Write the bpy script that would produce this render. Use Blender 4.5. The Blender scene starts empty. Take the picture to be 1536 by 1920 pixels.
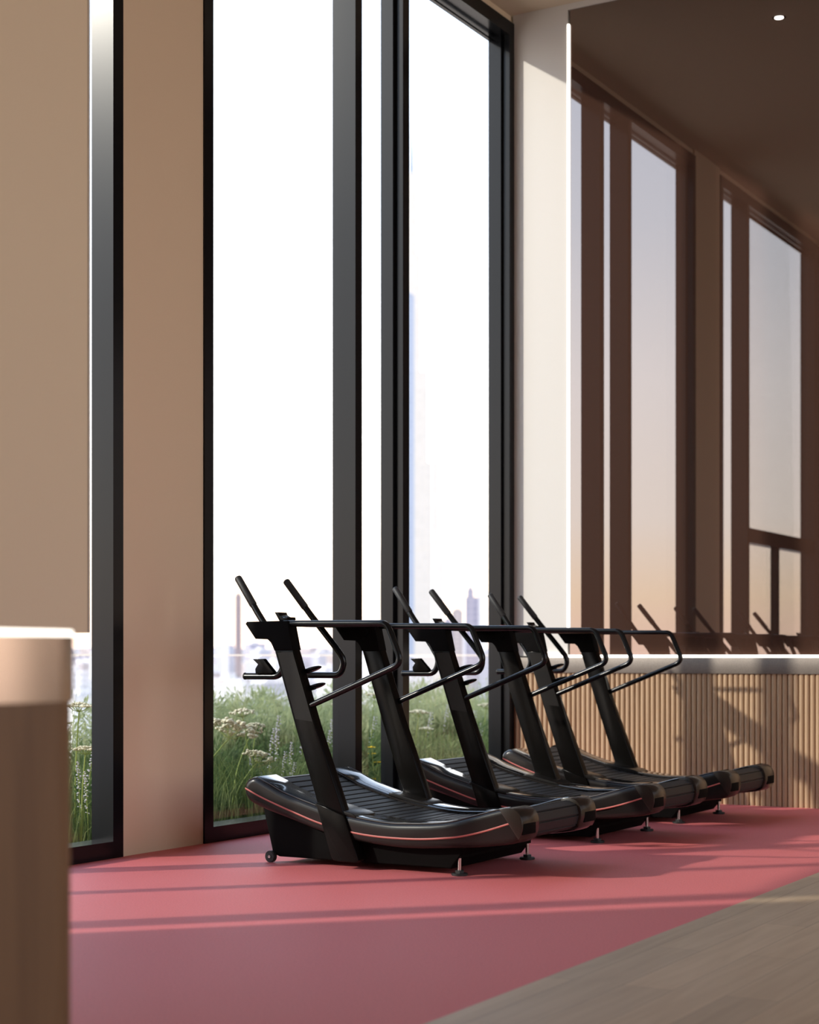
import bpy, bmesh, math, random
from mathutils import Vector, Matrix

random.seed(7)
scene = bpy.context.scene
COL = scene.collection

# ------------------------------------------------------------------ camera
CAM = Vector((-11.967, -5.979, 1.1))
ang = math.radians(30.073)
FWD = Vector((math.cos(ang), math.sin(ang), 0)); RGT = Vector((math.sin(ang), -math.cos(ang), 0))
cd = bpy.data.cameras.new('camera'); co = bpy.data.objects.new('camera', cd); COL.objects.link(co)
co.location = CAM
co.rotation_euler = (math.radians(90), 0, ang - math.radians(90))
cd.sensor_fit = 'HORIZONTAL'; cd.sensor_width = 36.0
cd.lens = 3150.0 / 1536.0 * 36.0
cd.shift_y = 270.0 / 1536.0
cd.clip_start = 0.05; cd.clip_end = 20000
cd.dof.use_dof = True; cd.dof.focus_distance = 9.0; cd.dof.aperture_fstop = 2.8
scene.camera = co

# ------------------------------------------------------------------ view, world, sun
scene.view_settings.view_transform = 'Standard'
scene.view_settings.look = 'None'
scene.view_settings.gamma = 1.0
scene.view_settings.use_curve_mapping = False
scene.view_settings.exposure = 0.0
try:
    scene.cycles.use_denoising = True
    scene.cycles.sample_clamp_indirect = 6.0
except Exception:
    pass

SKY_STRENGTH = 3.1
SUN_STRENGTH = 4.3
SUN_DIR = Vector((1.0, -0.96, -0.63)).normalized()

w = bpy.data.worlds.new('sky'); scene.world = w; w.use_nodes = True
nt = w.node_tree; nt.nodes.clear()
tc = nt.nodes.new('ShaderNodeTexCoord'); sp = nt.nodes.new('ShaderNodeSeparateXYZ')
rp = nt.nodes.new('ShaderNodeValToRGB'); mr = nt.nodes.new('ShaderNodeMapRange')
bg = nt.nodes.new('ShaderNodeBackground'); wo = nt.nodes.new('ShaderNodeOutputWorld')
nt.links.new(tc.outputs['Generated'], sp.inputs[0])
mr.inputs['From Min'].default_value = -0.2; mr.inputs['From Max'].default_value = 0.8
nt.links.new(sp.outputs['Z'], mr.inputs['Value'])
nt.links.new(mr.outputs[0], rp.inputs[0])
stops = [(0.0, (.42, .38, .36)), (.19, (.72, .60, .54)), (.205, (.86, .62, .50)), (.235, (.88, .70, .52)), (.28, (.84, .78, .72)),
         (.36, (.80, .79, .80)), (.45, (.62, .68, .77)), (.60, (.48, .58, .74)), (1.0, (.34, .46, .68))]
cr = rp.color_ramp
while len(cr.elements) < len(stops): cr.elements.new(0.5)
for e, (p, c) in zip(cr.elements, stops): e.position = p; e.color = (*c, 1)
# brighter toward the sun's side of the sky
mx = nt.nodes.new('ShaderNodeMapRange')
mx.inputs['From Min'].default_value = -1.0; mx.inputs['From Max'].default_value = 0.5
mx.inputs['To Min'].default_value = SKY_STRENGTH * 1.5; mx.inputs['To Max'].default_value = SKY_STRENGTH * 1.1
nt.links.new(sp.outputs['X'], mx.inputs['Value'])
nt.links.new(rp.outputs[0], bg.inputs['Color']); nt.links.new(mx.outputs[0], bg.inputs['Strength'])
nt.links.new(bg.outputs[0], wo.inputs[0])

sl = bpy.data.lights.new('sun', 'SUN'); so = bpy.data.objects.new('sun', sl); COL.objects.link(so)
sl.energy = SUN_STRENGTH; sl.angle = math.radians(1.4); sl.color = (1.0, 0.93, 0.82)
so.rotation_euler = SUN_DIR.to_track_quat('-Z', 'Y').to_euler(); so.location = (-20, 20, 20)

# ------------------------------------------------------------------ materials
def mat(name, color, rough=0.5, metal=0.0, spec=0.5, noise=0.0, nscale=40.0, bump=0.0, bscale=200.0, coat=0.0):
    m = bpy.data.materials.new(name); m.use_nodes = True
    n = m.node_tree; b = n.nodes['Principled BSDF']
    b.inputs['Base Color'].default_value = (*color, 1); b.inputs['Roughness'].default_value = rough
    b.inputs['Metallic'].default_value = metal; b.inputs['Specular IOR Level'].default_value = spec
    b.inputs['Coat Weight'].default_value = coat
    if noise or bump:
        t = n.nodes.new('ShaderNodeTexCoord')
    if noise:
        nz = n.nodes.new('ShaderNodeTexNoise'); nz.inputs['Scale'].default_value = nscale; nz.inputs['Detail'].default_value = 4
        n.links.new(t.outputs['Object'], nz.inputs['Vector'])
        r = n.nodes.new('ShaderNodeValToRGB')
        r.color_ramp.elements[0].position = .3; r.color_ramp.elements[1].position = .7
        r.color_ramp.elements[0].color = (*[c * (1 - noise) for c in color], 1)
        r.color_ramp.elements[1].color = (*[min(1, c * (1 + noise)) for c in color], 1)
        n.links.new(nz.outputs['Fac'], r.inputs[0]); n.links.new(r.outputs[0], b.inputs['Base Color'])
    if bump:
        nb = n.nodes.new('ShaderNodeTexNoise'); nb.inputs['Scale'].default_value = bscale; nb.inputs['Detail'].default_value = 2
        n.links.new(t.outputs['Object'], nb.inputs['Vector'])
        bp = n.nodes.new('ShaderNodeBump'); bp.inputs['Strength'].default_value = bump; bp.inputs['Distance'].default_value = 0.01
        n.links.new(nb.outputs['Fac'], bp.inputs['Height']); n.links.new(bp.outputs[0], b.inputs['Normal'])
    return m

def wood(name, c1, c2, axis='Z', planks=None):
    m = bpy.data.materials.new(name); m.use_nodes = True
    n = m.node_tree; b = n.nodes['Principled BSDF']; b.inputs['Roughness'].default_value = .5
    t = n.nodes.new('ShaderNodeTexCoord'); mp = n.nodes.new('ShaderNodeMapping')
    mp.inputs['Scale'].default_value = {'Z': (14, 14, 1.0), 'X': (1.0, 14, 14), 'Y': (14, 1.0, 14)}[axis]
    n.links.new(t.outputs['Object'], mp.inputs[0])
    nz = n.nodes.new('ShaderNodeTexNoise'); nz.inputs['Scale'].default_value = 1.6; nz.inputs['Detail'].default_value = 6
    nz.inputs['Distortion'].default_value = .6
    n.links.new(mp.outputs[0], nz.inputs['Vector'])
    r = n.nodes.new('ShaderNodeValToRGB'); r.color_ramp.elements[0].position = .3; r.color_ramp.elements[1].position = .72
    r.color_ramp.elements[0].color = (*c1, 1); r.color_ramp.elements[1].color = (*c2, 1)
    n.links.new(nz.outputs['Fac'], r.inputs[0])
    out = r.outputs[0]
    if planks:
        br = n.nodes.new('ShaderNodeTexBrick')
        br.inputs['Scale'].default_value = 1.0; br.inputs['Brick Width'].default_value = planks[0]; br.inputs['Row Height'].default_value = planks[1]
        br.inputs['Mortar Size'].default_value = .0015
        br.inputs['Color1'].default_value = (.88, .88, .88, 1); br.inputs['Color2'].default_value = (1.12, 1.1, 1.08, 1); br.inputs['Mortar'].default_value = (.5, .48, .45, 1)
        n.links.new(t.outputs['Object'], br.inputs['Vector'])
        mul = n.nodes.new('ShaderNodeMix'); mul.data_type = 'RGBA'; mul.blend_type = 'MULTIPLY'; mul.inputs[0].default_value = 1
        n.links.new(out, mul.inputs[6]); n.links.new(br.outputs['Color'], mul.inputs[7]); out = mul.outputs[2]
    n.links.new(out, b.inputs['Base Color'])
    return m

def glass_mat(name, tint, refl, ior=1.45):
    m = bpy.data.materials.new(name); m.use_nodes = True
    n = m.node_tree; n.nodes.clear()
    o = n.nodes.new('ShaderNodeOutputMaterial'); mixs = n.nodes.new('ShaderNodeMixShader')
    tr = n.nodes.new('ShaderNodeBsdfTransparent'); tr.inputs[0].default_value = (*tint, 1)
    gl = n.nodes.new('ShaderNodeBsdfGlossy'); gl.inputs['Roughness'].default_value = 0.0
    lw = n.nodes.new('ShaderNodeLayerWeight'); lw.inputs['Blend'].default_value = .5      # same Fresnel from both faces of a thin pane
    pw = n.nodes.new('ShaderNodeMath'); pw.operation = 'POWER'; pw.inputs[1].default_value = 5.0
    ml = n.nodes.new('ShaderNodeMath'); ml.operation = 'MULTIPLY_ADD'; ml.inputs[1].default_value = .92 * refl; ml.inputs[2].default_value = .05 * refl
    n.links.new(lw.outputs['Facing'], pw.inputs[0]); n.links.new(pw.outputs[0], ml.inputs[0]); n.links.new(ml.outputs[0], mixs.inputs[0])
    n.links.new(tr.outputs[0], mixs.inputs[1]); n.links.new(gl.outputs[0], mixs.inputs[2]); n.links.new(mixs.outputs[0], o.inputs[0])
    return m

def emit(name, color, s):
    m = bpy.data.materials.new(name); m.use_nodes = True
    n = m.node_tree; n.nodes.clear(); o = n.nodes.new('ShaderNodeOutputMaterial'); e = n.nodes.new('ShaderNodeEmission')
    e.inputs[0].default_value = (*color, 1); e.inputs[1].default_value = s; n.links.new(e.outputs[0], o.inputs[0])
    return m

def leafy(name, c1, c2, trans=.45):
    m = bpy.data.materials.new(name); m.use_nodes = True
    n = m.node_tree; n.nodes.clear(); o = n.nodes.new('ShaderNodeOutputMaterial')
    d = n.nodes.new('ShaderNodeBsdfDiffuse'); t = n.nodes.new('ShaderNodeBsdfTranslucent'); mx_ = n.nodes.new('ShaderNodeMixShader')
    mx_.inputs[0].default_value = trans
    tcn = n.nodes.new('ShaderNodeTexCoord'); nz = n.nodes.new('ShaderNodeTexNoise'); nz.inputs['Scale'].default_value = 2.2; nz.inputs['Detail'].default_value = 5
    n.links.new(tcn.outputs['Object'], nz.inputs['Vector'])
    r = n.nodes.new('ShaderNodeValToRGB'); r.color_ramp.elements[0].position = .35; r.color_ramp.elements[1].position = .65
    r.color_ramp.elements[0].color = (*c1, 1); r.color_ramp.elements[1].color = (*c2, 1)
    n.links.new(nz.outputs['Fac'], r.inputs[0])
    n.links.new(r.outputs[0], d.inputs[0]); n.links.new(r.outputs[0], t.inputs[0])
    n.links.new(d.outputs[0], mx_.inputs[1]); n.links.new(t.outputs[0], mx_.inputs[2]); n.links.new(mx_.outputs[0], o.inputs[0])
    return m

def mirror_mat():
    m = bpy.data.materials.new('bronze_mirror'); m.use_nodes = True
    n = m.node_tree; n.nodes.clear(); o = n.nodes.new('ShaderNodeOutputMaterial')
    g = n.nodes.new('ShaderNodeBsdfGlossy'); g.inputs['Roughness'].default_value = 0.0; g.inputs['Color'].default_value = (.205, .192, .19, 1)
    d = n.nodes.new('ShaderNodeBsdfDiffuse'); d.inputs['Color'].default_value = (.042, .021, .015, 1)
    a = n.nodes.new('ShaderNodeAddShader')
    n.links.new(g.outputs[0], a.inputs[0]); n.links.new(d.outputs[0], a.inputs[1]); n.links.new(a.outputs[0], o.inputs[0])
    return m

M = dict(
    plaster=mat('beige_plaster', (.76, .62, .455), .75, bump=.05, bscale=150),
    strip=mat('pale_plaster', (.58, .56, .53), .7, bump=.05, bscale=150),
    ceiling=mat('ceiling_paint', (.56, .47, .36), .8),
    frame=mat('anthracite_metal', (.007, .0075, .009), .20, 0, .2),
    pink=mat('pink_rubber', (.62, .15, .155), .6, noise=.10, nscale=120, bump=.15, bscale=260, spec=.3),
    woodfloor=wood('oak_floor', (.40, .285, .18), (.50, .37, .245), 'X', (1.5, .18)),
    ribs=wood('reeded_oak', (.34, .22, .13), (.44, .30, .18), 'Z'),
    brownwood=wood('walnut_panel', (.150, .070, .030), (.205, .103, .046), 'Z'),
    steel=mat('speckled_metal', (.17, .145, .125), .5, .3, .4, noise=.3, nscale=260, bump=.06, bscale=400),
    rim=mat('brushed_bronze_steel', (.50, .40, .33), .2, .9),
    glass=glass_mat('window_glass', (.97, .98, .97), 1.1),
    glass2=glass_mat('balustrade_glass', (.95, .96, .97), .7),
    mirror=mirror_mat(),
    led=emit('led_light', (1.0, .93, .82), 3.5),
    lamp=emit('downlight', (1.0, .93, .82), 30.0),
    gloss=mat('black_gloss_shell', (.008, .0075, .0075), .10, 0, .9, coat=.6),
    edge=mat('edge_highlight_grey', (.05, .047, .046), .3, .2, .5),  # grey of the painted highlight along the shell edge
    shell=mat('dark_graphite_shell', (.012, .0098, .0092), .24, 0, .32),
    satin=mat('black_satin_metal', (.004, .0035, .0032), .2, 0, .11),
    matte=mat('black_matte_plastic', (.0035, .003, .003), .75, 0, .06),
    panel=mat('graphite_panel', (.011, .010, .0093), .25, 0, .2),
    tube=mat('black_tube_paint', (.005, .0058, .007), .2, 0, .28),
    rubber=mat('black_rubber', (.015, .015, .016), .55, 0, .4, noise=.3, nscale=300),
    cap=mat('bronze_grey_cap', (.020, .0155, .0125), .25, .0, .45),
    red=mat('coral_stripe', (.42, .095, .08), .45),
    redbutton=mat('red_button', (.25, .04, .035), .4),
    rod=mat('steel_rod', (.6, .58, .56), .25, 1.0),
    soil=mat('mossy_soil', (.085, .095, .03), .95, noise=.5, nscale=6),
    grass=leafy('grass_green', (.075, .108, .028), (.20, .235, .095)),
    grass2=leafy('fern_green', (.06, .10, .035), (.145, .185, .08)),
    pale=leafy('sunlit_leaf', (.25, .29, .14), (.36, .39, .21)),  # sunlit, backlit paleness put into the leaf colour
    stem=leafy('flower_stem', (.20, .25, .07), (.28, .33, .11), .2),
    umbel=leafy('cream_blossom', (.62, .58, .42), (.80, .77, .62), .3),
    lilac=leafy('lilac_blossom', (.50, .47, .52), (.70, .68, .68), .3),
    yellow=leafy('yellow_petals', (.72, .48, .03), (.85, .62, .06), .3),
    alu=mat('pale_metal', (.6, .6, .6), .3, .8),
    stone=mat('terrace_stone', (.5, .47, .43), .8),
)
def city_mat(name, c, win=None):
    m = bpy.data.materials.new(name); m.use_nodes = True
    n = m.node_tree; b = n.nodes['Principled BSDF']; b.inputs['Roughness'].default_value = .7
    t = n.nodes.new('ShaderNodeTexCoord'); br = n.nodes.new('ShaderNodeTexBrick')
    sepx = n.nodes.new('ShaderNodeSeparateXYZ'); comb = n.nodes.new('ShaderNodeCombineXYZ'); add = n.nodes.new('ShaderNodeMath')
    n.links.new(t.outputs['Object'], sepx.inputs[0])
    n.links.new(sepx.outputs['X'], add.inputs[0]); n.links.new(sepx.outputs['Y'], add.inputs[1])
    n.links.new(add.outputs[0], comb.inputs['X']); n.links.new(sepx.outputs['Z'], comb.inputs['Y'])
    n.links.new(comb.outputs[0], br.inputs['Vector'])
    br.inputs['Scale'].default_value = 1; br.inputs['Brick Width'].default_value = 5; br.inputs['Row Height'].default_value = 4
    br.inputs['Mortar Size'].default_value = 1.0; br.offset = 0
    win = win or [x * .6 for x in c]
    br.inputs['Color1'].default_value = (*win, 1); br.inputs['Color2'].default_value = (*[x * 1.15 for x in win], 1); br.inputs['Mortar'].default_value = (*c, 1)
    n.links.new(br.outputs['Color'], b.inputs['Base Color'])
    return m
CITY = [city_mat('hazy_pale_facade', (.70, .66, .65)), city_mat('lilac_grey_facade', (.38, .355, .42)), city_mat('rose_facade', (.48, .40, .38)),
        city_mat('blue_grey_facade', (.47, .46, .51)), city_mat('cream_facade', (.74, .70, .64), (.62, .58, .54))]  # distance haze mixed into the facade colours
TOWER_W = city_mat('white_tower_facade', (.52, .475, .42), (.46, .43, .40)); TOWER_B = city_mat('blue_glass_facade', (.30, .33, .40), (.22, .26, .33))
TOWER_L = city_mat('lilac_tower_facade', (.25, .23, .28), (.18, .17, .22))
TOWER_D = city_mat('brown_tower_facade', (.26, .20, .20), (.18, .14, .15))

# ------------------------------------------------------------------ helpers
def link(name, me, material, parent=None):
    o = bpy.data.objects.new(name, me); COL.objects.link(o)
    if material is not None:
        me.materials.append(material)
    if parent is not None: o.parent = parent
    return o

def finish(name, bm, material, parent=None, smooth=None):
    bmesh.ops.recalc_face_normals(bm, faces=bm.faces)
    me = bpy.data.meshes.new(name); bm.to_mesh(me); bm.free()
    if smooth is not None:
        for p in me.polygons: p.use_smooth = True
        me.set_sharp_from_angle(angle=math.radians(smooth))
    return link(name, me, material, parent)

def tag(o, label=None, cat=None, group=None, kind=None):
    if label: o['label'] = label
    if cat: o['category'] = cat
    if group: o['group'] = group
    if kind: o['kind'] = kind
    return o

def thing(name, loc, label, cat, group=None, rz=0):
    o = bpy.data.objects.new(name, None); COL.objects.link(o); o.location = loc; o.rotation_euler = (0, 0, rz)
    o.empty_display_size = .2
    return tag(o, label, cat, group)

def box(bm, x0, x1, y0, y1, z0, z1, bev=0):
    r = bmesh.ops.create_cube(bm, size=1.0)
    for v in r['verts']:
        v.co = Vector(((x0 + x1) / 2 + v.co.x * (x1 - x0), (y0 + y1) / 2 + v.co.y * (y1 - y0), (z0 + z1) / 2 + v.co.z * (z1 - z0)))
    if bev:
        es = list({e for v in r['verts'] for e in v.link_edges})
        bmesh.ops.bevel(bm, geom=es, offset=bev, segments=2, affect='EDGES', profile=.5)

def boxo(name, dims, material, parent=None, bev=0):
    bm = bmesh.new(); box(bm, *dims, bev=bev)
    return finish(name, bm, material, parent, 40 if bev else None)

def prism(bm, poly, x0, x1, bev=0, seg=3, xf=None):
    """polygon in (y,z) extruded along x"""
    a = [bm.verts.new((x0, y, z)) for y, z in poly]; b = [bm.verts.new((x1, y, z)) for y, z in poly]
    n = len(poly); fs = [bm.faces.new(a), bm.faces.new(b[::-1])]
    for i in range(n): fs.append(bm.faces.new((a[i], b[i], b[(i + 1) % n], a[(i + 1) % n])))
    bmesh.ops.recalc_face_normals(bm, faces=fs)
    if bev:
        es = [e for f in fs[:2] for e in f.edges]
        bmesh.ops.bevel(bm, geom=es, offset=bev, segments=seg, affect='EDGES', profile=.5, clamp_overlap=True)
    if xf:
        for v in bm.verts: v.co.x *= xf(v.co.y)

def fillet(pts, r, n=7):
    pts = [Vector(p) for p in pts]; out = [pts[0]]
    for i in range(1, len(pts) - 1):
        p = pts[i]; u = (pts[i - 1] - p); v = (pts[i + 1] - p)
        rr = r[i] if isinstance(r, dict) and i in r else (r if not isinstance(r, dict) else .03)
        th = u.angle(v); d = min(rr / math.tan(th / 2), u.length * .49, v.length * .49)
        a = p + u.normalized() * d; b = p + v.normalized() * d
        for k in range(n + 1):
            t = k / n; out.append(a * (1 - t) ** 2 + p * 2 * t * (1 - t) + b * t * t)
    out.append(pts[-1]); return out

def tube(bm, pts, r, n=12, cap=True):
    pts = [Vector(p) for p in pts]; rings = []
    rad = r if isinstance(r, (list, tuple)) else [r] * len(pts)
    up = None
    for i, p in enumerate(pts):
        t = (pts[min(i + 1, len(pts) - 1)] - pts[max(i - 1, 0)]).normalized()
        if up is None:
            up = Vector((0, 0, 1)) if abs(t.z) < .9 else Vector((1, 0, 0))
        side = t.cross(up)
        if side.length < 1e-5: side = t.cross(Vector((1, 0, 0)))
        side.normalize(); up = side.cross(t).normalized()
        rings.append([bm.verts.new(p + (side * math.cos(2 * math.pi * k / n) + up * math.sin(2 * math.pi * k / n)) * rad[i]) for k in range(n)])
    for a, b in zip(rings, rings[1:]):
        for k in range(n): bm.faces.new((a[k], a[(k + 1) % n], b[(k + 1) % n], b[k]))
    if cap:
        bm.faces.new(rings[0][::-1]); bm.faces.new(rings[-1])

def tubeo(name, pts, r, material, parent=None, n=12):
    bm = bmesh.new(); tube(bm, pts, r, n); return finish(name, bm, material, parent, 50)

def cyl(bm, c, axis, r, depth, n=20, bev=0):
    m = Vector((0, 0, 1)).rotation_difference(Vector(axis)).to_matrix().to_4x4()
    res = bmesh.ops.create_cone(bm, cap_ends=True, segments=n, radius1=r, radius2=r, depth=depth, matrix=Matrix.Translation(c) @ m)
    if bev:
        es = [e for e in {e for v in res['verts'] for e in v.link_edges} if any(len(f.verts) > 4 for f in e.link_faces)]
        bmesh.ops.bevel(bm, geom=es, offset=bev, segments=2, affect='EDGES')

def catmull(pts, n=4, closed=True):
    out = []; N = len(pts)
    for i in range(N if closed else N - 1):
        g = (lambda k: pts[k % N]) if closed else (lambda k: pts[max(0, min(N - 1, k))])
        p0, p1, p2, p3 = g(i - 1), g(i), g(i + 1), g(i + 2)
        for k in range(n):
            t = k / n
            out.append(tuple(.5 * (2 * b + (c - a) * t + (2 * a - 5 * b + 4 * c - d) * t * t + (3 * b - a - 3 * c + d) * t ** 3)
                             for a, b, c, d in zip(p0, p1, p2, p3)))
    if not closed: out.append(pts[-1])
    return out

def copy_tree(o, parent=None):
    c = o.copy(); COL.objects.link(c)
    if parent is not None:
        c.parent = parent; c.matrix_parent_inverse = o.matrix_parent_inverse.copy()
    for ch in list(o.children): copy_tree(ch, c)
    return c

# ------------------------------------------------------------------ room shell
CEIL = 6.19
W2 = (-4.055, 0.0); W1 = (-8.65, -4.79)      # window openings along the window wall
HEAD = 6.12
bm = bmesh.new()
box(bm, -4.79, -4.055, 0.0, .14, 0, CEIL)
box(bm, -20, -8.65, 0.0, .14, 0, CEIL)
box(bm, -8.65, -4.79, .02, .30, HEAD, CEIL)
box(bm, -4.055, .3, .02, .30, HEAD, CEIL)
tag(finish('wall_left', bm, M['plaster']), 'beige plastered window wall with piers between the tall windows', kind='structure')
bm = bmesh.new()
box(bm, 0.0, .30, -.475, 0.0, 1.1, CEIL)
box(bm, .06, .30, -12.0, .0, 0, CEIL)
box(bm, 0.0, .08, -12.0, -.475, CEIL - .045, CEIL)
tag(finish('wall_right', bm, M['strip']), 'pale plastered wall strip beside the corner window', kind='structure')
boxo('floor', (-20, .06, -12, .25, -.2, -.012), M['woodfloor']); tag(bpy.data.objects['floor'], 'light oak plank floor', kind='structure')
boxo('floor.001', (-20, 0.055, -3.5, .02, -.02, 0.0), M['pink']); tag(bpy.data.objects['floor.001'], 'pink sports floor along the window wall', kind='structure')
boxo('floor_oak', (-20, .055, -12, -3.5, -.02, 0.0), M['woodfloor']); bpy.data.objects['floor_oak'].name = 'floor.002'
tag(bpy.data.objects['floor.002'], 'light oak plank floor in front of the pink floor', kind='structure')
boxo('ceiling', (-20, .3, -12, .3, CEIL, CEIL + .25), M['ceiling']); tag(bpy.data.objects['ceiling'], 'beige painted ceiling', kind='structure')
bm = bmesh.new()  # unseen wall; its openings are added to let in fill light
for a in ((-20, -11.5, 0, CEIL), (-11.5, -.6, 0, .5), (-11.5, -.6, 6.0, CEIL), (-.6, .3, 0, CEIL), (-6.6, -4.5, .5, 6.0)):
    box(bm, a[0], a[1], -12.2, -12, a[2], a[3])
tag(finish('wall_back', bm, M['plaster']), 'beige back wall behind the camera with openings added for fill light', kind='structure')
bm = bmesh.new(); box(bm, -20.2, -20, -12.2, .3, 0, CEIL)
tag(finish('wall_front', bm, M['plaster']), 'beige far wall behind the camera', kind='structure')
# hanging partition on the left, open below
boxo('wall_partition', (-10.6, -7.215, -1.86, -1.78, 1.185, CEIL), M['plaster']); tag(bpy.data.objects['wall_partition'], 'beige partition wall hanging above the near counter', kind='structure')
boxo('edge_light_line', (-7.215, -7.207, -1.865, -1.775, 1.185, CEIL), M['strip']); tag(bpy.data.objects['edge_light_line'], 'thin pale edge trim of the hanging partition', kind='structure')  # pale strip drawn for the bright light line on the panel edge

# windows ------------------------------------------------------------
def window(n, x0, x1, mulls, label, transoms=(), D1=.17, yp=.13, sash=True):
    root = bpy.data.objects.new('window_%d' % n, None); COL.objects.link(root); root.location = (x0, 0, 0)
    tag(root, label, kind='structure')
    def L(x): return x - x0
    fr = bmesh.new()
    D0 = -.012
    box(fr, 0, .085, D0, D1, 0, HEAD)
    box(fr, L(x1) - .085, L(x1), D0, D1, 0, HEAD)
    box(fr, .085, L(x1) - .085, D0, D1, 0, .092)
    box(fr, .085, L(x1) - .085, D0, D1, HEAD - .11, HEAD)
    # inner sash profile around the glass
    for a in (.085, L(x1) - .115) if sash else ():
        box(fr, a, a + .03, .05, .16, .092, HEAD - .11)
    finish('frame', fr, M['frame'], root)
    for k, (c, wd, step) in enumerate(mulls):
        b = bmesh.new()
        box(b, L(c) - wd / 2, L(c) + wd / 2, D0, .17, .092, HEAD - .11)
        if step:
            box(b, L(c) - wd / 2 - .035, L(c) - wd / 2, .05, .12, .092, HEAD - .11)
        finish('mullion', b, M['frame'], root)
    for xa, xb, z, t in transoms:
        boxo('transom', (L(xa), L(xb), .0, .12, z - t / 2, z + t / 2), M['frame'], root)
    e_ = .115 if sash else .085
    xs = [x0 + e_] + [c for c, _, _ in mulls] + [x1 - e_]
    ws = [0] + [wd for _, wd, _ in mulls] + [0]
    for i in range(len(xs) - 1):
        a, b = L(xs[i]) + ws[i] / 2, L(xs[i + 1]) - ws[i + 1] / 2
        boxo('head_bar', (a, b, yp - .01, yp + .02, HEAD - .148, HEAD - .133), M['frame'], root)
        bmg = bmesh.new()
        vs = [bmg.verts.new(p) for p in ((a, yp, .092), (b, yp, .092), (b, yp, HEAD - .11), (a, yp, HEAD - .11))]
        bmg.faces.new(vs)
        finish('pane', bmg, M['glass'], root)
    return root
window(2, W2[0], W2[1], [(-2.345, .085, False), (-1.71, .09, True)], 'tall anthracite-framed window behind the treadmills')
window(1, W1[0], W1[1], [(-5.67, .085, False), (-8.20, .09, True)], 'tall anthracite-framed window at the left edge',
       transoms=((-8.155, -5.715, 2.42, .16),), D1=.14, yp=.085, sash=False)
bw = bpy.data.objects['window_1']
boxo('mullion', (-6.86 + 8.65, -6.78 + 8.65, .02, .10, .092, 2.34), M['frame'], bw)

# mirror, light strips, counter along the mirror wall ----------------
boxo('wall_mirror', (.012, .06, -11.5, -.49, 1.1, CEIL - .045), M['mirror'])
tag(bpy.data.objects['wall_mirror'], 'large bronze-tinted wall mirror above the reeded counter', 'mirror')
boxo('light_strip', (-.006, .012, -.49, -.474, 1.31, CEIL - .16), M['led'])
tag(bpy.data.objects['light_strip'], 'upright glowing light strip along the left edge of the mirror', 'light')
t = thing('counter', (0, 0, 0), 'reeded oak counter with speckled metal edge under the mirror', 'counter')
bm = bmesh.new(); box(bm, .0, .05, -11.5, -.002, 0, .968)
P = .041; y = -.02
while y > -5.2:
    seg = 6
    prev = None
    for k in range(seg + 1):
        a_ = math.pi * k / seg
        yy = y - P / 2 + math.cos(a_) * P * .46; xx = -math.sin(a_) * .017
        cur = (bm.verts.new((xx, yy, 0.0)), bm.verts.new((xx, yy, .968)))
        if prev: bm.faces.new((prev[0], prev[1], cur[1], cur[0]))
        prev = cur
    y -= P
finish('reeded_front', bm, M['ribs'], t, 60)
boxo('metal_edge', (-.028, .05, -11.5, -.002, .968, 1.088), M['steel'], t, bev=.004)
boxo('light_strip_b', (-.030, .012, -11.5, -.26, 1.0885, 1.1085), M['led']); o = bpy.data.objects['light_strip_b']; o.name = 'light_strip.001'
tag(o, 'long glowing light strip on the metal edge under the mirror', 'light')
# ceiling downlight (seen in the mirror)
t = thing('ceiling_light', (-1.07, -1.82, CEIL), 'small round recessed downlight in the ceiling seen in the mirror', 'light')
bm = bmesh.new(); cyl(bm, (0, 0, -.004), (0, 0, 1), .035, .006); finish('diffuser', bm, M['lamp'], t)
bm = bmesh.new()
for k in range(24):
    a0, a1 = 2 * math.pi * k / 24, 2 * math.pi * (k + 1) / 24
    vs = [bm.verts.new((r_ * math.cos(q), r_ * math.sin(q), -.003)) for r_, q in ((.037, a0), (.037, a1), (.055, a1), (.055, a0))]
    bm.faces.new(vs)
finish('ring', bm, M['matte'], t)

# foreground counter --------------------------------------------------
def stadium(x0, x1, y0, y1, r, n=10):
    pts = []
    for cx, cy, a0 in ((x1 - r, y1 - r, 0), (x0 + r, y1 - r, 90), (x0 + r, y0 + r, 180), (x1 - r, y0 + r, 270)):
        for k in range(n + 1):
            q = math.radians(a0 + 90 * k / n); pts.append((cx + r * math.cos(q), cy + r * math.sin(q)))
    return pts
def column(bm, poly, z0, z1, bev=0):
    a = [bm.verts.new((x, y, z0)) for x, y in poly]; b = [bm.verts.new((x, y, z1)) for x, y in poly]
    n = len(poly); f1 = bm.faces.new(a[::-1]); f2 = bm.faces.new(b)
    for i in range(n): bm.faces.new((a[i], a[(i + 1) % n], b[(i + 1) % n], b[i]))
    if bev: bmesh.ops.bevel(bm, geom=list(f2.edges) + list(f1.edges), offset=bev, segments=2, affect='EDGES')
ZC = 3.3
pc = CAM + FWD * ZC + RGT * ((149 - 768) / 3150 * ZC)
t = thing('counter', (pc.x, pc.y, 0), 'blurred brown wooden counter end with metal rim in the left foreground', 'counter')
st = stadium(-.42, 0.02, -.02, 1.4, .11)
bm = bmesh.new(); column(bm, st, 0, 1.012); finish('wood_body', bm, M['brownwood'], t, 40)
bm = bmesh.new(); column(bm, stadium(-.426, .026, -.026, 1.406, .115), 1.012, 1.139, .004); finish('metal_rim', bm, M['rim'], t, 40)
bm = bmesh.new(); column(bm, stadium(-.424, .024, -.024, 1.404, .113), 1.1392, 1.149); finish('rim_highlight', bm, M['led'], t, 40)  # glowing band drawn for the bright highlight along the rim

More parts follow.
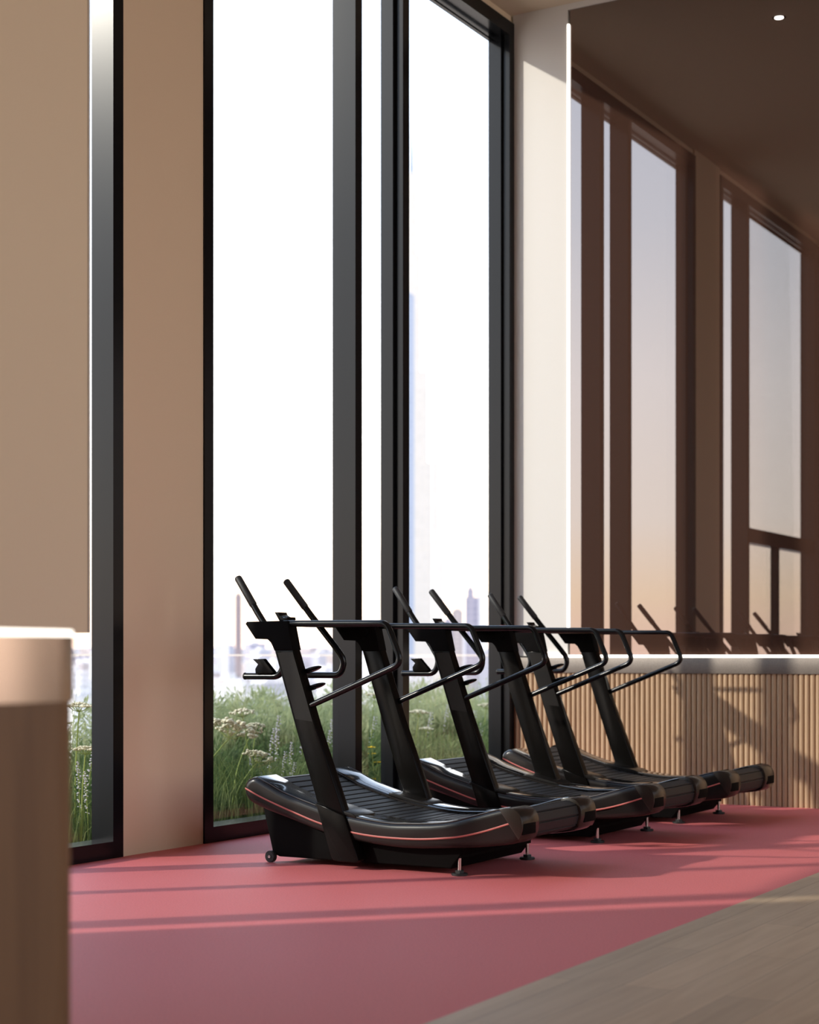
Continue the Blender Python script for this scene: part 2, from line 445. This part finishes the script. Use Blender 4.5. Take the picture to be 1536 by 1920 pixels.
# ------------------------------------------------------------------ treadmill
Y0 = 1.575
def yz(pts): return [(y + Y0, z) for y, z in pts]
OUT = [(-.716, .392), (-.722, .420), (-.745, .442), (-.79, .452), (-.87, .421), (-.978, .375), (-1.187, .315), (-1.366, .277), (-1.575, .252), (-1.712, .252),
       (-1.93, .267), (-2.08, .304), (-2.20, .338), (-2.275, .353), (-2.325, .338), (-2.349, .295), (-2.346, .235), (-2.313, .188), (-2.20, .167), (-2.02, .148),
       (-1.70, .130), (-1.408, .150), (-1.221, .182), (-.98, .25), (-.844, .290), (-.754, .325), (-.722, .358)]
OUTL = yz(catmull(OUT, 3))
TOPC = yz([(-.79, .452), (-.87, .421), (-.978, .375), (-1.187, .315), (-1.366, .277), (-1.575, .252), (-1.712, .252), (-1.93, .267), (-2.08, .304), (-2.20, .338), (-2.275, .353)])
def taper(y):                      # side shells draw in slightly at the rear
    t_ = max(0, min(1, (-y - .25) / .6)); return 1 - .075 * t_ * t_ * (3 - 2 * t_)
def inset(poly, d):
    n = len(poly); out = []
    area = sum(poly[i][0] * poly[(i + 1) % n][1] - poly[(i + 1) % n][0] * poly[i][1] for i in range(n))
    s = 1 if area > 0 else -1
    for i in range(n):
        a, c = Vector(poly[i - 1]), Vector(poly[(i + 1) % n]); tt = (c - a).normalized()
        out.append((poly[i][0] - tt.y * d * s, poly[i][1] + tt.x * d * s))
    return out

def loop_slats(bm, poly, hw, pitch, th):
    pts = [Vector(p) for p in poly]; n = len(pts)
    seg = [(pts[i], pts[(i + 1) % n]) for i in range(n)]; Ltot = sum((b - a).length for a, b in seg)
    cnt = int(round(Ltot / pitch)); pitch = Ltot / cnt
    def at(s):
        s %= Ltot
        for a, b in seg:
            l = (b - a).length
            if s <= l: return a + (b - a) * (s / l if l else 0)
            s -= l
        return pts[0]
    area = sum(poly[i][0] * poly[(i + 1) % n][1] - poly[(i + 1) % n][0] * poly[i][1] for i in range(n)); sg = 1 if area > 0 else -1
    for k in range(cnt):
        a = at(k * pitch + .004); b = at((k + 1) * pitch - .004); tt = (b - a).normalized(); nn = Vector((tt.y, -tt.x)) * sg
        m = .003
        prof = [a - nn * th, b - nn * th, b - nn * m, b - tt * m, a + tt * m, a - nn * m]
        prism(bm, [(p.x, p.y) for p in prof], -hw, hw)

def make_treadmill():
    root = thing('treadmill', (0, 0, 0), 'x', 'treadmill')
    # base skirt
    bm = bmesh.new()
    prism(bm, yz([(-.786, .300), (-.853, .045), (-.894, .032), (-1.934, .032), (-2.018, .135), (-2.10, .185), (-1.7, .16), (-1.4, .18), (-1.2, .21), (-.85, .31)]), -.405, .405, bev=.008)
    sk = finish('base_frame', bm, M['matte'], root, 40)
    bm = bmesh.new(); box(bm, -.40, .40, -1.99 + Y0, -1.955 + Y0, .088, .125); box(bm, -.39, .39, -1.955 + Y0, -1.90 + Y0, .06, .1)
    finish('crossbeam', bm, M['matte'], sk)
    # running belt
    bm = bmesh.new(); loop_slats(bm, inset(OUTL, .010), .268, .056, .012)
    prism(bm, inset(OUTL, .019), -.262, .262)
    finish('running_belt', bm, M['rubber'], root, 30)
    for s in (-1, 1):
        # side shell
        bm = bmesh.new()
        n = len(OUTL); secs = []
        for xx, d in ((.272, .0), (.285, -.003), (.448, -.003), (.462, .0), (.470, .006), (.4755, .016), (.477, .030), (.470, .060)):
            ring = inset(OUTL, d) if d < .05 else [(y_, z_) for y_, z_ in inset(OUTL, .04)]
            secs.append([bm.verts.new((s * xx * taper(y_), y_, z_)) for y_, z_ in ring])
        for a, b in zip(secs[:-1], secs[1:-1]):
            for i in range(n): bm.faces.new((a[i], a[(i + 1) % n], b[(i + 1) % n], b[i]))
        bm.faces.new(secs[0]); bm.faces.new(secs[-2][::-1])
        for v in secs[-1]: bm.verts.remove(v)
        sh = finish('side_shell', bm, M['shell'], root, 38)
        # glossy top strip: a thin cover following the top of the shell
        bm = bmesh.new()
        tc_ = catmull(TOPC, 5, closed=False); prev = None
        for y_, z_ in tc_:
            k = taper(y_)
            cur = [bm.verts.new((s * x_ * k, y_, z_ + dz)) for x_, dz in ((.276, .002), (.282, .0065), (.444, .0065), (.458, .0035), (.461, .0015))]
            if prev:
                for i in range(4): bm.faces.new((prev[i], prev[i + 1], cur[i + 1], cur[i]))
            prev = cur
        finish('top_cover', bm, M['gloss'], sh, 60)
        # lighter grey tube drawn for the highlight on the outer top edge
        tubeo('edge_highlight', [(s * .4625 * taper(y_), y_, z_ + .0015) for y_, z_ in tc_], .0042, M['edge'], sh, 8)
        # coral stripe
        pts = yz([(-.726, .394), (-.745, .386), (-.80, .362), (-.889, .329), (-1.05, .276), (-1.204, .230), (-1.383, .196), (-1.52, .182), (-1.657, .178), (-1.80, .181), (-1.927, .192), (-2.03, .206), (-2.15, .236), (-2.285, .280)])
        pts = catmull(pts, 4, closed=False)
        bm = bmesh.new(); prev = None
        for y_, z_ in pts:
            k = .4795 * taper(y_) * s
            cur = [bm.verts.new((k, y_, z_ - .0045)), bm.verts.new((k + s * .001, y_, z_)), bm.verts.new((k, y_, z_ + .0045)), bm.verts.new((k - s * .012, y_, z_))]
            if prev:
                for i in range(4): bm.faces.new((prev[i], prev[(i + 1) % 4], cur[(i + 1) % 4], cur[i]))
            prev = cur
        tag(finish('stripe', bm, M['red'], sh), 'coral pink stripe')
        # rear end cap with black recess
        rear = [p for p in inset(OUTL, -.004) if (-p[0] + Y0) > (2.225 + (.353 - p[1]) * .62 if p[1] < .36 else 2.22)]
        i0 = min(range(len(rear)), key=lambda i: -rear[i][1]); 
        rear = sorted(rear, key=lambda p: math.atan2(p[1] - .262, p[0] - (-2.285 + Y0)) % (2 * math.pi))
        bm = bmesh.new()
        prism(bm, rear, s * .270, s * .481, bev=.006, seg=2, xf=taper)
        ec = finish('end_cap', bm, M['cap'], root, 35)
        k = taper(-.86)
        bm = bmesh.new(); box(bm, *sorted((s * .315 * k, s * .475 * k)), -2.356 + Y0, -2.335 + Y0, .225, .283, bev=.006)
        finish('recess', bm, M['matte'], ec, 40)
        # upright
        bm = bmesh.new()
        up = yz([(-.913, 1.130), (-1.043, .736), (-1.187, .322), (-1.21, .255), (-1.36, .235), (-1.349, .276), (-1.167, .739), (-1.031, 1.133)])
        prism(bm, up, s * .408, s * .476, bev=.005)
        u = finish('upright', bm, M['satin'], root, 40)
        bm = bmesh.new()
        prism(bm, yz([(-.934, 1.118), (-1.047, .770), (-1.155, .758), (-1.030, 1.120)]), s * .470, s * .4785)
        finish('facing_panel', bm, M['panel'], u)
        bm = bmesh.new()
        prism(bm, yz([(-.725, 1.272), (-.735, 1.283), (-1.0, 1.286), (-1.006, 1.25), (-1.033, 1.131), (-.912, 1.129), (-.902, 1.150), (-.888, 1.172), (-.868, 1.188), (-.79, 1.191)]), s * .400, s * .480, bev=.006)
        finish('bracket', bm, M['matte'], u, 40)
        bm = bmesh.new(); cyl(bm, (s * .397, -.927 + Y0, 1.233), (1, 0, 0), .030, .03, 24, .004); finish('pivot_cap', bm, M['matte'], u, 40)
        bm = bmesh.new()
        prism(bm, yz([(-1.180, .338), (-1.277, .062), (-1.29, .046), (-1.31, .040), (-1.43, .040), (-1.444, .052), (-1.355, .280)]), s * .404, s * .492, bev=.005)
        finish('lower_cover', bm, M['satin'], u, 40)
        bm = bmesh.new()
        prism(bm, yz([(-1.165, .333), (-1.20, .332), (-1.39, .290), (-1.415, .278), (-1.415, .262), (-1.165, .31)]), s * .278, s * .47, bev=.003)
        finish('saddle_cover', bm, M['panel'], u, 40)
        # hand rail
        x = s * .455
        pts = fillet([(x, -.96 + Y0, 1.272), (x, -1.592 + Y0, 1.267), (x, -1.682 + Y0, 1.062), (x, -1.10 + Y0, .830)], {1: .055, 2: .055}, 8)
        tubeo('hand_rail', pts, .0165, M['tube'], root, 14)
        # push handle
        pts = [(s * .236, -.505 + Y0, 1.528), (s * .262, -.655 + Y0, 1.335), (s * .285, -.800 + Y0, 1.160), (s * .302, -.862 + Y0, 1.075), (s * .304, -.830 + Y0, .990), (s * .302, -.600 + Y0, .990)]
        pts = fillet(pts, {1: .3, 2: .12, 3: .09, 4: .06}, 7)
        h = tubeo('push_handle', pts, .018, M['tube'], root, 14)
        a, b = Vector(pts[0]), Vector(pts[1]); dirv = (a - b).normalized()
        bm = bmesh.new(); g0 = a + dirv * .012; tube(bm, [g0, g0 - dirv * .004, g0 - dirv * .012, g0 - dirv * .20, g0 - dirv * .203], [.011, .018, .0208, .0208, .0185], 14)
        finish('grip', bm, M['rubber'], h, 50)
        bm = bmesh.new(); cyl(bm, (s * .302, -.598 + Y0, .990), (0, 1, 0), .0195, .012, 14, .003); finish('end_plug', bm, M['rubber'], h, 40)
        # wheel
        bm = bmesh.new(); cyl(bm, (s * .418, -.850 + Y0, .0315), (1, 0, 0), .0315, .028, 24, .004)
        wv = finish('wheel', bm, M['rubber'], root, 40)
        bm = bmesh.new(); cyl(bm, (s * .433, -.850 + Y0, .0315), (1, 0, 0), .008, .006, 12); finish('hub', bm, M['rod'], wv, 40)
        # levelling feet
        bm = bmesh.new(); cyl(bm, (s * .385, -1.975 + Y0, .006), (0, 0, 1), .042, .012, 24, .003); cyl(bm, (s * .385, -1.975 + Y0, .018), (0, 0, 1), .024, .016, 6)
        ft = finish('foot', bm, M['rubber'], root, 40)
        bm = bmesh.new(); cyl(bm, (s * .385, -1.975 + Y0, .062), (0, 0, 1), .0095, .085, 14); finish('threaded_rod', bm, M['rod'], ft, 40)
    # console plate joining the two brackets
    bm = bmesh.new(); box(bm, -.405, .405, -.985 + Y0, -.690 + Y0, 1.264, 1.284, bev=.004); cons = finish('console', bm, M['matte'], root, 40)
    # device clip on the console
    bm = bmesh.new()
    prism(bm, yz([(-.888, 1.332), (-.912, 1.332), (-.918, 1.318), (-.945, 1.302), (-.968, 1.306), (-.972, 1.292), (-.935, 1.280), (-.92, 1.284)]), -.44, -.36, bev=.002)
    finish('device_clip', bm, M['satin'], cons, 40)
    bm = bmesh.new(); cyl(bm, (.44, -.935 + Y0, 1.294), (0, 0, 1), .027, .02, 20, .004); tag(finish('stop_button', bm, M['redbutton'], cons, 40), 'red stop button')
    # phone rest on the near handle
    bm = bmesh.new()
    prism(bm, yz([(-.665, 1.083), (-.735, 1.085), (-.805, 1.012), (-.785, 1.004), (-.685, 1.004), (-.682, 1.03), (-.700, 1.055)]), -.328, -.296, bev=.003)
    finish('phone_rest', bm, M['satin'], root, 40)
    # two tilted oval paddles behind the near upright
    for zc, yc in ((1.028, -1.085), (.940, -1.110)):
        bm = bmesh.new()
        r_ = bmesh.ops.create_uvsphere(bm, u_segments=24, v_segments=12, radius=1.0)
        for v in r_['verts']: v.co = Vector((v.co.x * .045, v.co.y * .062, v.co.z * .013))
        bmesh.ops.rotate(bm, verts=bm.verts, cent=(0, 0, 0), matrix=Matrix.Rotation(math.radians(-16), 3, 'X'))
        bmesh.ops.translate(bm, verts=bm.verts, vec=(-.385, yc + Y0, zc))
        cyl(bm, (-.41, yc + .03 + Y0, zc - .014), (0, 1, -.2), .012, .09, 10)
        finish('shift_paddle', bm, M['tube'], root, 50)
    return root

tm = make_treadmill()
TX = [(-4.166, 'black curved treadmill nearest the camera, in front of the wide window pane'),
      (-2.456, 'black curved treadmill in the middle of the row of three'),
      (-1.133, 'black curved treadmill farthest back, next to the reeded counter')]
for i, (x, lab) in enumerate(TX):
    o = tm if i == 0 else copy_tree(tm)
    o.location = (x, -Y0, 0); o['label'] = lab; o['group'] = 'row of curved treadmills'

# ------------------------------------------------------------------ terrace and planting
boxo('terrace', (-16, 16, .25, 4.6, -.4, -.03), M['soil']); tag(bpy.data.objects['terrace'], 'mossy planting bed outside the windows', kind='structure')
def balustrade(i, x0):
    t = thing('glass_balustrade', (x0, 4.7, -.2), 'clear glass balustrade panel at the terrace edge behind the meadow planting', 'balustrade', 'glass balustrade panels')
    boxo('glass', (0.01, 1.79, -.008, .008, 0, 1.30), M['glass2'], t)
    boxo('top_rail', (0, 1.80, -.02, .02, 1.30, 1.318), M['alu'], t)
    return t
b0 = balustrade(0, -7.0)
for k in range(1, 9):
    c = copy_tree(b0); c.location.x = -7.0 + 1.8 * k

def px(X, Yp, yplane):
    """world point seen at a photo position on a plane y = const (used to lay the bed out)"""
    d = FWD + RGT * ((X - 768) / 3150.0); d.z = -(Yp - 1230) / 3150.0
    return CAM + d * ((yplane - CAM.y) / d.y)

def blades(name, n, material, region, hmin, hmax, wd, lean, label):
    verts, faces = [], []
    for _ in range(n):
        y_ = region[2] + (region[3] - region[2]) * random.random() ** 1.1
        x_ = random.uniform(region[0], region[1]) + y_ * 1.55
        h = random.uniform(hmin, hmax) * (0.75 + .35 * math.sin(x_ * 1.7 + y_) * .5 + .25 * min(1, y_ / 2))
        q = random.uniform(0, 2 * math.pi); ln = random.uniform(0, lean) * h
        dx, dy = math.cos(q) * ln, max(math.sin(q) * ln, .34 - y_)
        q2 = random.uniform(0, math.pi); wx, wy = math.cos(q2) * wd, math.sin(q2) * wd
        b = len(verts); z0 = -.03
        verts += [(x_ - wx, y_ - wy, z0), (x_ + wx, y_ + wy, z0), (x_ + dx * .3 - wx * .8, y_ + dy * .3 - wy * .8, z0 + h * .6), (x_ + dx * .3 + wx * .8, y_ + dy * .3 + wy * .8, z0 + h * .6),
                  (x_ + dx, y_ + dy, z0 + h * random.uniform(.82, 1))]
        faces += [(b, b + 1, b + 3, b + 2), (b + 2, b + 3, b + 4)]
    me = bpy.data.meshes.new(name); me.from_pydata(verts, [], faces)
    o = link(name, me, material); tag(o, label, 'grass', kind='stuff'); return o
blades('meadow_grass', 10000, M['grass'], (-6.3, .6, .42, 4.3), .22, .62, .004, .7, 'green meadow grass filling the bed outside the windows')
blades('feathery_foliage', 15000, M['grass2'], (-6.3, .6, .55, 4.3), .15, .55, .0025, 1.1, 'fine feathery green foliage among the meadow grass')
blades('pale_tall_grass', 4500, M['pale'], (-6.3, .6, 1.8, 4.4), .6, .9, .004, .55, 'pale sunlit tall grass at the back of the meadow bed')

def leaf_clumps(name, n, per, material, region, label):
    verts, faces = [], []
    for _ in range(n):
        y_ = random.uniform(region[2], region[3]); x_ = random.uniform(region[0], region[1]) + y_ * 1.55
        R_ = random.uniform(.10, .24); zc = random.uniform(.05, region[4]) * (.6 + .4 * min(1, y_ / 2))
        for k in range(per):
            v = Vector((random.gauss(0, 1), random.gauss(0, 1), random.gauss(0, .8))).normalized() * R_ * random.random() ** .5
            c = Vector((x_, y_, zc)) + v
            if c.z < 0 or c.y < .36: continue
            d = (v.normalized() + Vector((random.uniform(-.6, .6), random.uniform(-.6, .6), random.uniform(0, .9)))).normalized()
            sd = d.cross(Vector((random.uniform(-1, 1), random.uniform(-1, 1), random.uniform(-1, 1)))).normalized()
            L_ = random.uniform(.02, .05); W_ = L_ * random.uniform(.12, .3); b = len(verts)
            verts += [tuple(c - d * L_), tuple(c + sd * W_), tuple(c + d * L_), tuple(c - sd * W_)]; faces.append((b, b + 1, b + 2, b + 3))
    me = bpy.data.meshes.new(name); me.from_pydata(verts, [], faces)
    o = link(name, me, material); tag(o, label, 'foliage', kind='stuff'); return o
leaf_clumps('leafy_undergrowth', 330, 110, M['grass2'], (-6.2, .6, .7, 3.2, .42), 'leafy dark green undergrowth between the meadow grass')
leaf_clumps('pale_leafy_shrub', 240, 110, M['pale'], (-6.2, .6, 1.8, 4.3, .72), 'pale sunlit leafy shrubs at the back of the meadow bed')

def blob(bm, c, r, k=6):
    bmesh.ops.create_icosphere(bm, subdivisions=1, radius=r, matrix=Matrix.Translation(c) @ Matrix.Diagonal((1, 1, .62, 1)))

def umbel_plant(base, heads, label, group=None, rs=.07):
    """heads: list of (offset from base, radius)"""
    root = thing('umbel_flower', base, label, 'flower', group)
    for hp, R_ in heads:
        hp = Vector(hp); m1 = Vector((hp.x * .25, hp.y * .25, hp.z * .55))
        st = catmull([(0, 0, -.02), tuple(m1), tuple(Vector((hp.x * .75, hp.y * .75, hp.z * .88))), tuple(hp)], 5, closed=False)
        tubeo('stem', st, [.0055 - .0025 * i / len(st) for i in range(len(st))], M['stem'], root, 6)
        d = (hp - Vector((hp.x * .75, hp.y * .75, hp.z * .88))).normalized(); d = (d + Vector((0, 0, 1.2))).normalized()
        q = Vector((0, 0, 1)).rotation_difference(d).to_matrix()
        bm = bmesh.new(); bs = bmesh.new()
        for k in range(15):
            if k == 0: a_, rr = 0, 0
            elif k < 6: a_, rr = 2 * math.pi * k / 5, .45
            else: a_, rr = 2 * math.pi * k / 9, 1.0
            rr *= random.uniform(.85, 1.1)
            tip = hp + q @ Vector((math.cos(a_) * rr * R_, math.sin(a_) * rr * R_, R_ * (.75 - .25 * rr * rr)))
            tube(bs, [hp, (hp + tip) / 2 + q @ Vector((0, 0, -.1 * R_ * rr)), tip], .0014, 4)
            for j in range(7):
                e = Vector((random.uniform(-1, 1), random.uniform(-1, 1), random.uniform(-.2, .5))) * R_ * .2 * Vector((1, 1, 1)).x
                blob(bm, tip + q @ e, R_ * random.uniform(.11, .16))
        hd = finish('flower_head', bm, M['umbel'], root); finish('rays', bs, M['stem'], hd)
    return root

def rel(base, X, Yp, yp):
    return tuple(px(X, Yp, yp) - base)
b_ = px(352, 1500, .75); b_.z = -.03
umbel_plant(b_, [(rel(b_, 430, 1385, .75), .14)], 'large cream umbel flower leaning in beside the left window frame')
b_ = px(432, 1560, .60); b_.z = -.03
umbel_plant(b_, [(rel(b_, 482, 1430, .62), .085), (rel(b_, 470, 1378, .8), .07)], 'cream umbel flower just above the front end of the nearest treadmill')
b_ = px(470, 1480, 1.3); b_.z = -.03
umbel_plant(b_, [(rel(b_, 455, 1345, 1.3), .075), (rel(b_, 480, 1368, 1.35), .06)], 'cream umbel flower standing behind the large leaning one')
UM = []
for (X, Yp, yp, R_, lab) in ((640, 1330, 1.6, .07, 'cream umbel flower left of the narrow window pane'), (702, 1310, 1.4, .06, 'cream umbel flower high in the narrow window pane'),
                             (785, 1345, 1.5, .08, 'cream umbel flower left of centre in the right window pane'), (800, 1372, 1.2, .05, 'small pale umbel flower low in the right window pane'),
                             (840, 1280, 3.2, .09, 'pale umbel flower rising above the planting in the right window pane'), (912, 1330, 1.6, .07, 'cream umbel flower beside the corner window frame'),
                             (560, 1330, 1.9, .06, 'cream umbel flower just behind the near upright of the nearest treadmill'),
                             (148, 1335, .8, .07, 'cream umbel flower right beside the brown foreground counter'), (160, 1415, .6, .06, 'cream umbel flower low in the far left window')):
    b_ = px(X - 8, 1500, yp); b_.z = -.03; hp = px(X, Yp, yp)
    umbel_plant(b_, [(tuple(hp - b_), R_)], lab)

def spike_plant():
    root = thing('flower_spike', (0, 0, 0), 'slender lilac-white flower spike in the meadow bed outside the windows', 'flower', 'lilac-white flower spikes')
    st = [(0, 0, -.02), (.02, .0, .25), (.05, .01, .48), (.09, .015, .62)]
    st = catmull(st, 5, closed=False); tubeo('stem', st, .003, M['stem'], root, 5)
    bm = bmesh.new()
    for i, p in enumerate(st[6:]):
        for k in range(4):
            a_ = random.uniform(0, 6.28); blob(bm, Vector(p) + Vector((math.cos(a_) * .014, math.sin(a_) * .014, random.uniform(-.015, .015))), random.uniform(.006, .010))
    finish('blossom', bm, M['lilac'], root)
    return root
s0 = spike_plant(); i = 0
for (X, yp, zt) in [(500, .9, .60), (520, 1.0, .58), (528, .7, .45), (545, .8, .5), (560, 1.2, .6), (515, 1.5, .65), (610, 1.0, .55), (625, 1.4, .6), (470, .9, .4), (490, .7, .35),
                    (545, .6, .38), (650, 1.2, .5), (690, 1.5, .6), (800, 1.6, .6), (830, 1.8, .65), (880, 1.5, .6), (905, 1.3, .5), (150, .6, .5), (158, .9, .6), (165, .5, .45), (145, .7, .3)]:
    o = s0 if i == 0 else copy_tree(s0); i += 1
    p = px(X, 1400, yp); o.location = (p.x, p.y, -.03); sc = zt / .62; o.scale = (sc, sc, sc); o.rotation_euler = (0, 0, random.uniform(-.8, .8))

def daisy(base, heads, label):
    root = thing('yellow_flower', base, label, 'flower')
    for hp in heads:
        hp = Vector(hp)
        tubeo('stem', catmull([(0, 0, -.02), (hp.x * .3, hp.y * .3, hp.z * .6), tuple(hp)], 5, closed=False), .003, M['stem'], root, 5)
        bm = bmesh.new()
        for k in range(10):
            a_ = 2 * math.pi * k / 10; c, s_ = math.cos(a_), math.sin(a_); r0, r1, wv = .0, .034, .009
            vs = [bm.verts.new(hp + Vector(v)) for v in ((c * r0, s_ * r0, 0), (c * r1 * .7 - s_ * wv, s_ * r1 * .7 + c * wv, .008), (c * r1, s_ * r1, .004), (c * r1 * .7 + s_ * wv, s_ * r1 * .7 - c * wv, .008))]
            bm.faces.new(vs)
        hd = finish('flower_head', bm, M['yellow'], root)
        bm = bmesh.new(); blob(bm, hp + Vector((0, 0, .006)), .012); finish('flower_centre', bm, M['yellow'], hd)
    return root
b_ = px(702, 1500, .7); b_.z = -.03
daisy(b_, [rel(b_, 697, 1402, .7), rel(b_, 708, 1430, .68), rel(b_, 698, 1414, .75), rel(b_, 703, 1462, .62)], 'yellow meadow flowers seen in the narrow window pane')
b_ = px(650, 1440, 1.0); b_.z = -.03
daisy(b_, [rel(b_, 622, 1432, .9)], 'yellow meadow flower right of the near upright of the nearest treadmill')

# ------------------------------------------------------------------ city beyond
GZ = -70.0
TAKEN = []
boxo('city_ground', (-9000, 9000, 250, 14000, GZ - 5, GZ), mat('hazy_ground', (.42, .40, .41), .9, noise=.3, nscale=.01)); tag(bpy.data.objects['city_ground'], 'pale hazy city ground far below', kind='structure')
def atdist(X, Z): 
    p = CAM + FWD * Z + RGT * ((X - 768) / 3150.0 * Z); return p
def tower(name, X, Z, tiers, material, label, cat='tower', group=None, spire=0):
    """tiers: (width, depth, top z) from the ground up"""
    p = atdist(X, Z); root = thing(name, (p.x, p.y, GZ), label, cat, group, rz=ang - math.pi / 2)
    TAKEN.append((p.x, p.y, tiers[0][0]))
    z = 0; bm = bmesh.new()
    for (w_, d_, zt, ox) in tiers:
        h = zt - GZ
        box(bm, ox - w_ / 2, ox + w_ / 2, -d_ / 2, d_ / 2, z, h); z = h
    finish('shaft', bm, material, root)
    bm = bmesh.new(); w_, d_, zt, ox = tiers[-1]
    box(bm, ox - w_ * .3, ox + w_ * .3, -d_ * .3, d_ * .3, z, z + max(2, w_ * .15)); finish('roof_plant', bm, material, root)
    if spire:
        bm = bmesh.new(); tube(bm, [(ox, 0, z), (ox, 0, z + spire * .5), (ox, 0, z + spire)], [w_ * .22, w_ * .12, .4], 8); finish('spire', bm, TOWER_B, root)
    return root
Zs = 1500.0; k = Zs / 3150.0
def zt(Yp, Z): return 1.1 + (1230 - Yp) / 3150.0 * Z
tower('skyscraper', 772, Zs, [(2 * 60 * k, 60 * k, zt(1035, Zs), 0), (2 * 50 * k, 50 * k, zt(870, Zs), 0), (2 * 30 * k, 40 * k, zt(700, Zs), 0), (2 * 17 * k, 30 * k, zt(480, Zs), 0), (2 * 10 * k, 18 * k, zt(330, Zs), 0)],
      TOWER_W, 'very tall pale stepped skyscraper with a spire behind the right mullion', spire=150 * k)
Z_ = 1400.; k = Z_ / 3150
tower('skyscraper', 766, Z_, [(22 * k, 16 * k, zt(555, Z_), 0)], TOWER_B, 'slim blue-grey glass tower overlapping the tall stepped skyscraper')
tower('skyscraper', 820, 1300., [(20 * 1300 / 3150, 8, zt(1035, 1300.), 0)], TOWER_W, 'short white slab tower right of the stepped skyscraper')
tower('office_tower', 885, 1100., [(24 * 1100 / 3150, 9, zt(1120, 1100.), 0), (12 * 1100 / 3150, 7, zt(1106, 1100.), -1)], TOWER_L, 'lilac grey tower in the skyline left of the corner frame')
tower('office_tower', 905, 1700., [(16 * 1700 / 3150, 9, zt(1112, 1700.), 0)], CITY[0], 'pale grey tower in the skyline touching the corner frame')
tower('office_tower', 858, 1500., [(20 * 1500 / 3150, 9, zt(1145, 1500.), 0)], CITY[2], 'lower rose-grey tower in the skyline behind the middle treadmill handle')
tower('office_tower', 447, 1500., [(11 * 1500 / 3150, 6, zt(1116, 1500.), 0)], TOWER_D, 'slim dark brown tower above the city behind the nearest treadmill handles')
tower('office_tower', 422, 2000., [(14 * 2000 / 3150, 9, zt(1140, 2000.), 0)], CITY[0], 'pale low tower left of the slim brown tower')
tower('office_tower', 840, 1200., [(16 * 1200 / 3150, 8, zt(1165, 1200.), 0)], TOWER_L, 'low lilac tower between the tall skyscraper and the corner frame')

def block(X, Z, w_, d_, h, m_):
    p = atdist(X, Z)
    root = thing('city_building', (p.x, p.y, GZ), 'pale hazy building in the blurred city beyond the terrace', 'building', 'hazy city buildings', rz=random.uniform(-.5, .5))
    bm = bmesh.new(); box(bm, -w_ / 2, w_ / 2, -d_ / 2, d_ / 2, 0, h)
    finish('walls', bm, m_, root)
    bm = bmesh.new(); box(bm, -w_ * .52, w_ * .52, -d_ * .52, d_ * .52, h, h + 1.2); box(bm, -w_ * .2, w_ * .15, -d_ * .2, d_ * .2, h + 1.2, h + 5); finish('roof', bm, CITY[0], root)
k = 0
while k < 150:
    X = random.uniform(390, 640) if random.random() < .55 else random.uniform(670, 930)
    if random.random() < .08: X = random.uniform(130, 175)
    Z = random.uniform(1000, 3600)
    p = atdist(X, Z)
    if any((p.x - a) ** 2 + (p.y - b) ** 2 < (r + 28) ** 2 for a, b, r in TAKEN): continue
    TAKEN.append((p.x, p.y, 28)); k += 1
    block(X, Z, random.uniform(14, 42), random.uniform(12, 30), random.uniform(18, 64) * (1 if random.random() < .85 else 1.5), random.choice(CITY))
# the rest of the city, too far and blurred to count
verts, faces = [], []
for k in range(2600):
    X = random.uniform(80, 960); Z = random.uniform(3750, 9500); p = atdist(X, Z)
    w_, d_, h = random.uniform(8, 28), random.uniform(8, 22), random.uniform(10, 60) * (1 + Z / 9000)
    b = len(verts); verts += [(p.x + sx * w_, p.y + sy * d_, z) for z in (GZ, GZ + h) for sx, sy in ((-1, -1), (1, -1), (1, 1), (-1, 1))]
    faces += [(b + 4, b + 5, b + 6, b + 7)] + [(b + i, b + (i + 1) % 4, b + 4 + (i + 1) % 4, b + 4 + i) for i in range(4)]
me = bpy.data.meshes.new('distant_city'); me.from_pydata(verts, [], faces)
o = link('distant_city', me, CITY[0]); me.materials.append(CITY[1]); me.materials.append(CITY[2])
for i, p in enumerate(me.polygons): p.material_index = (i // 5) % 3
tag(o, 'hazy sprawl of city buildings fading to the horizon', 'city', kind='stuff')
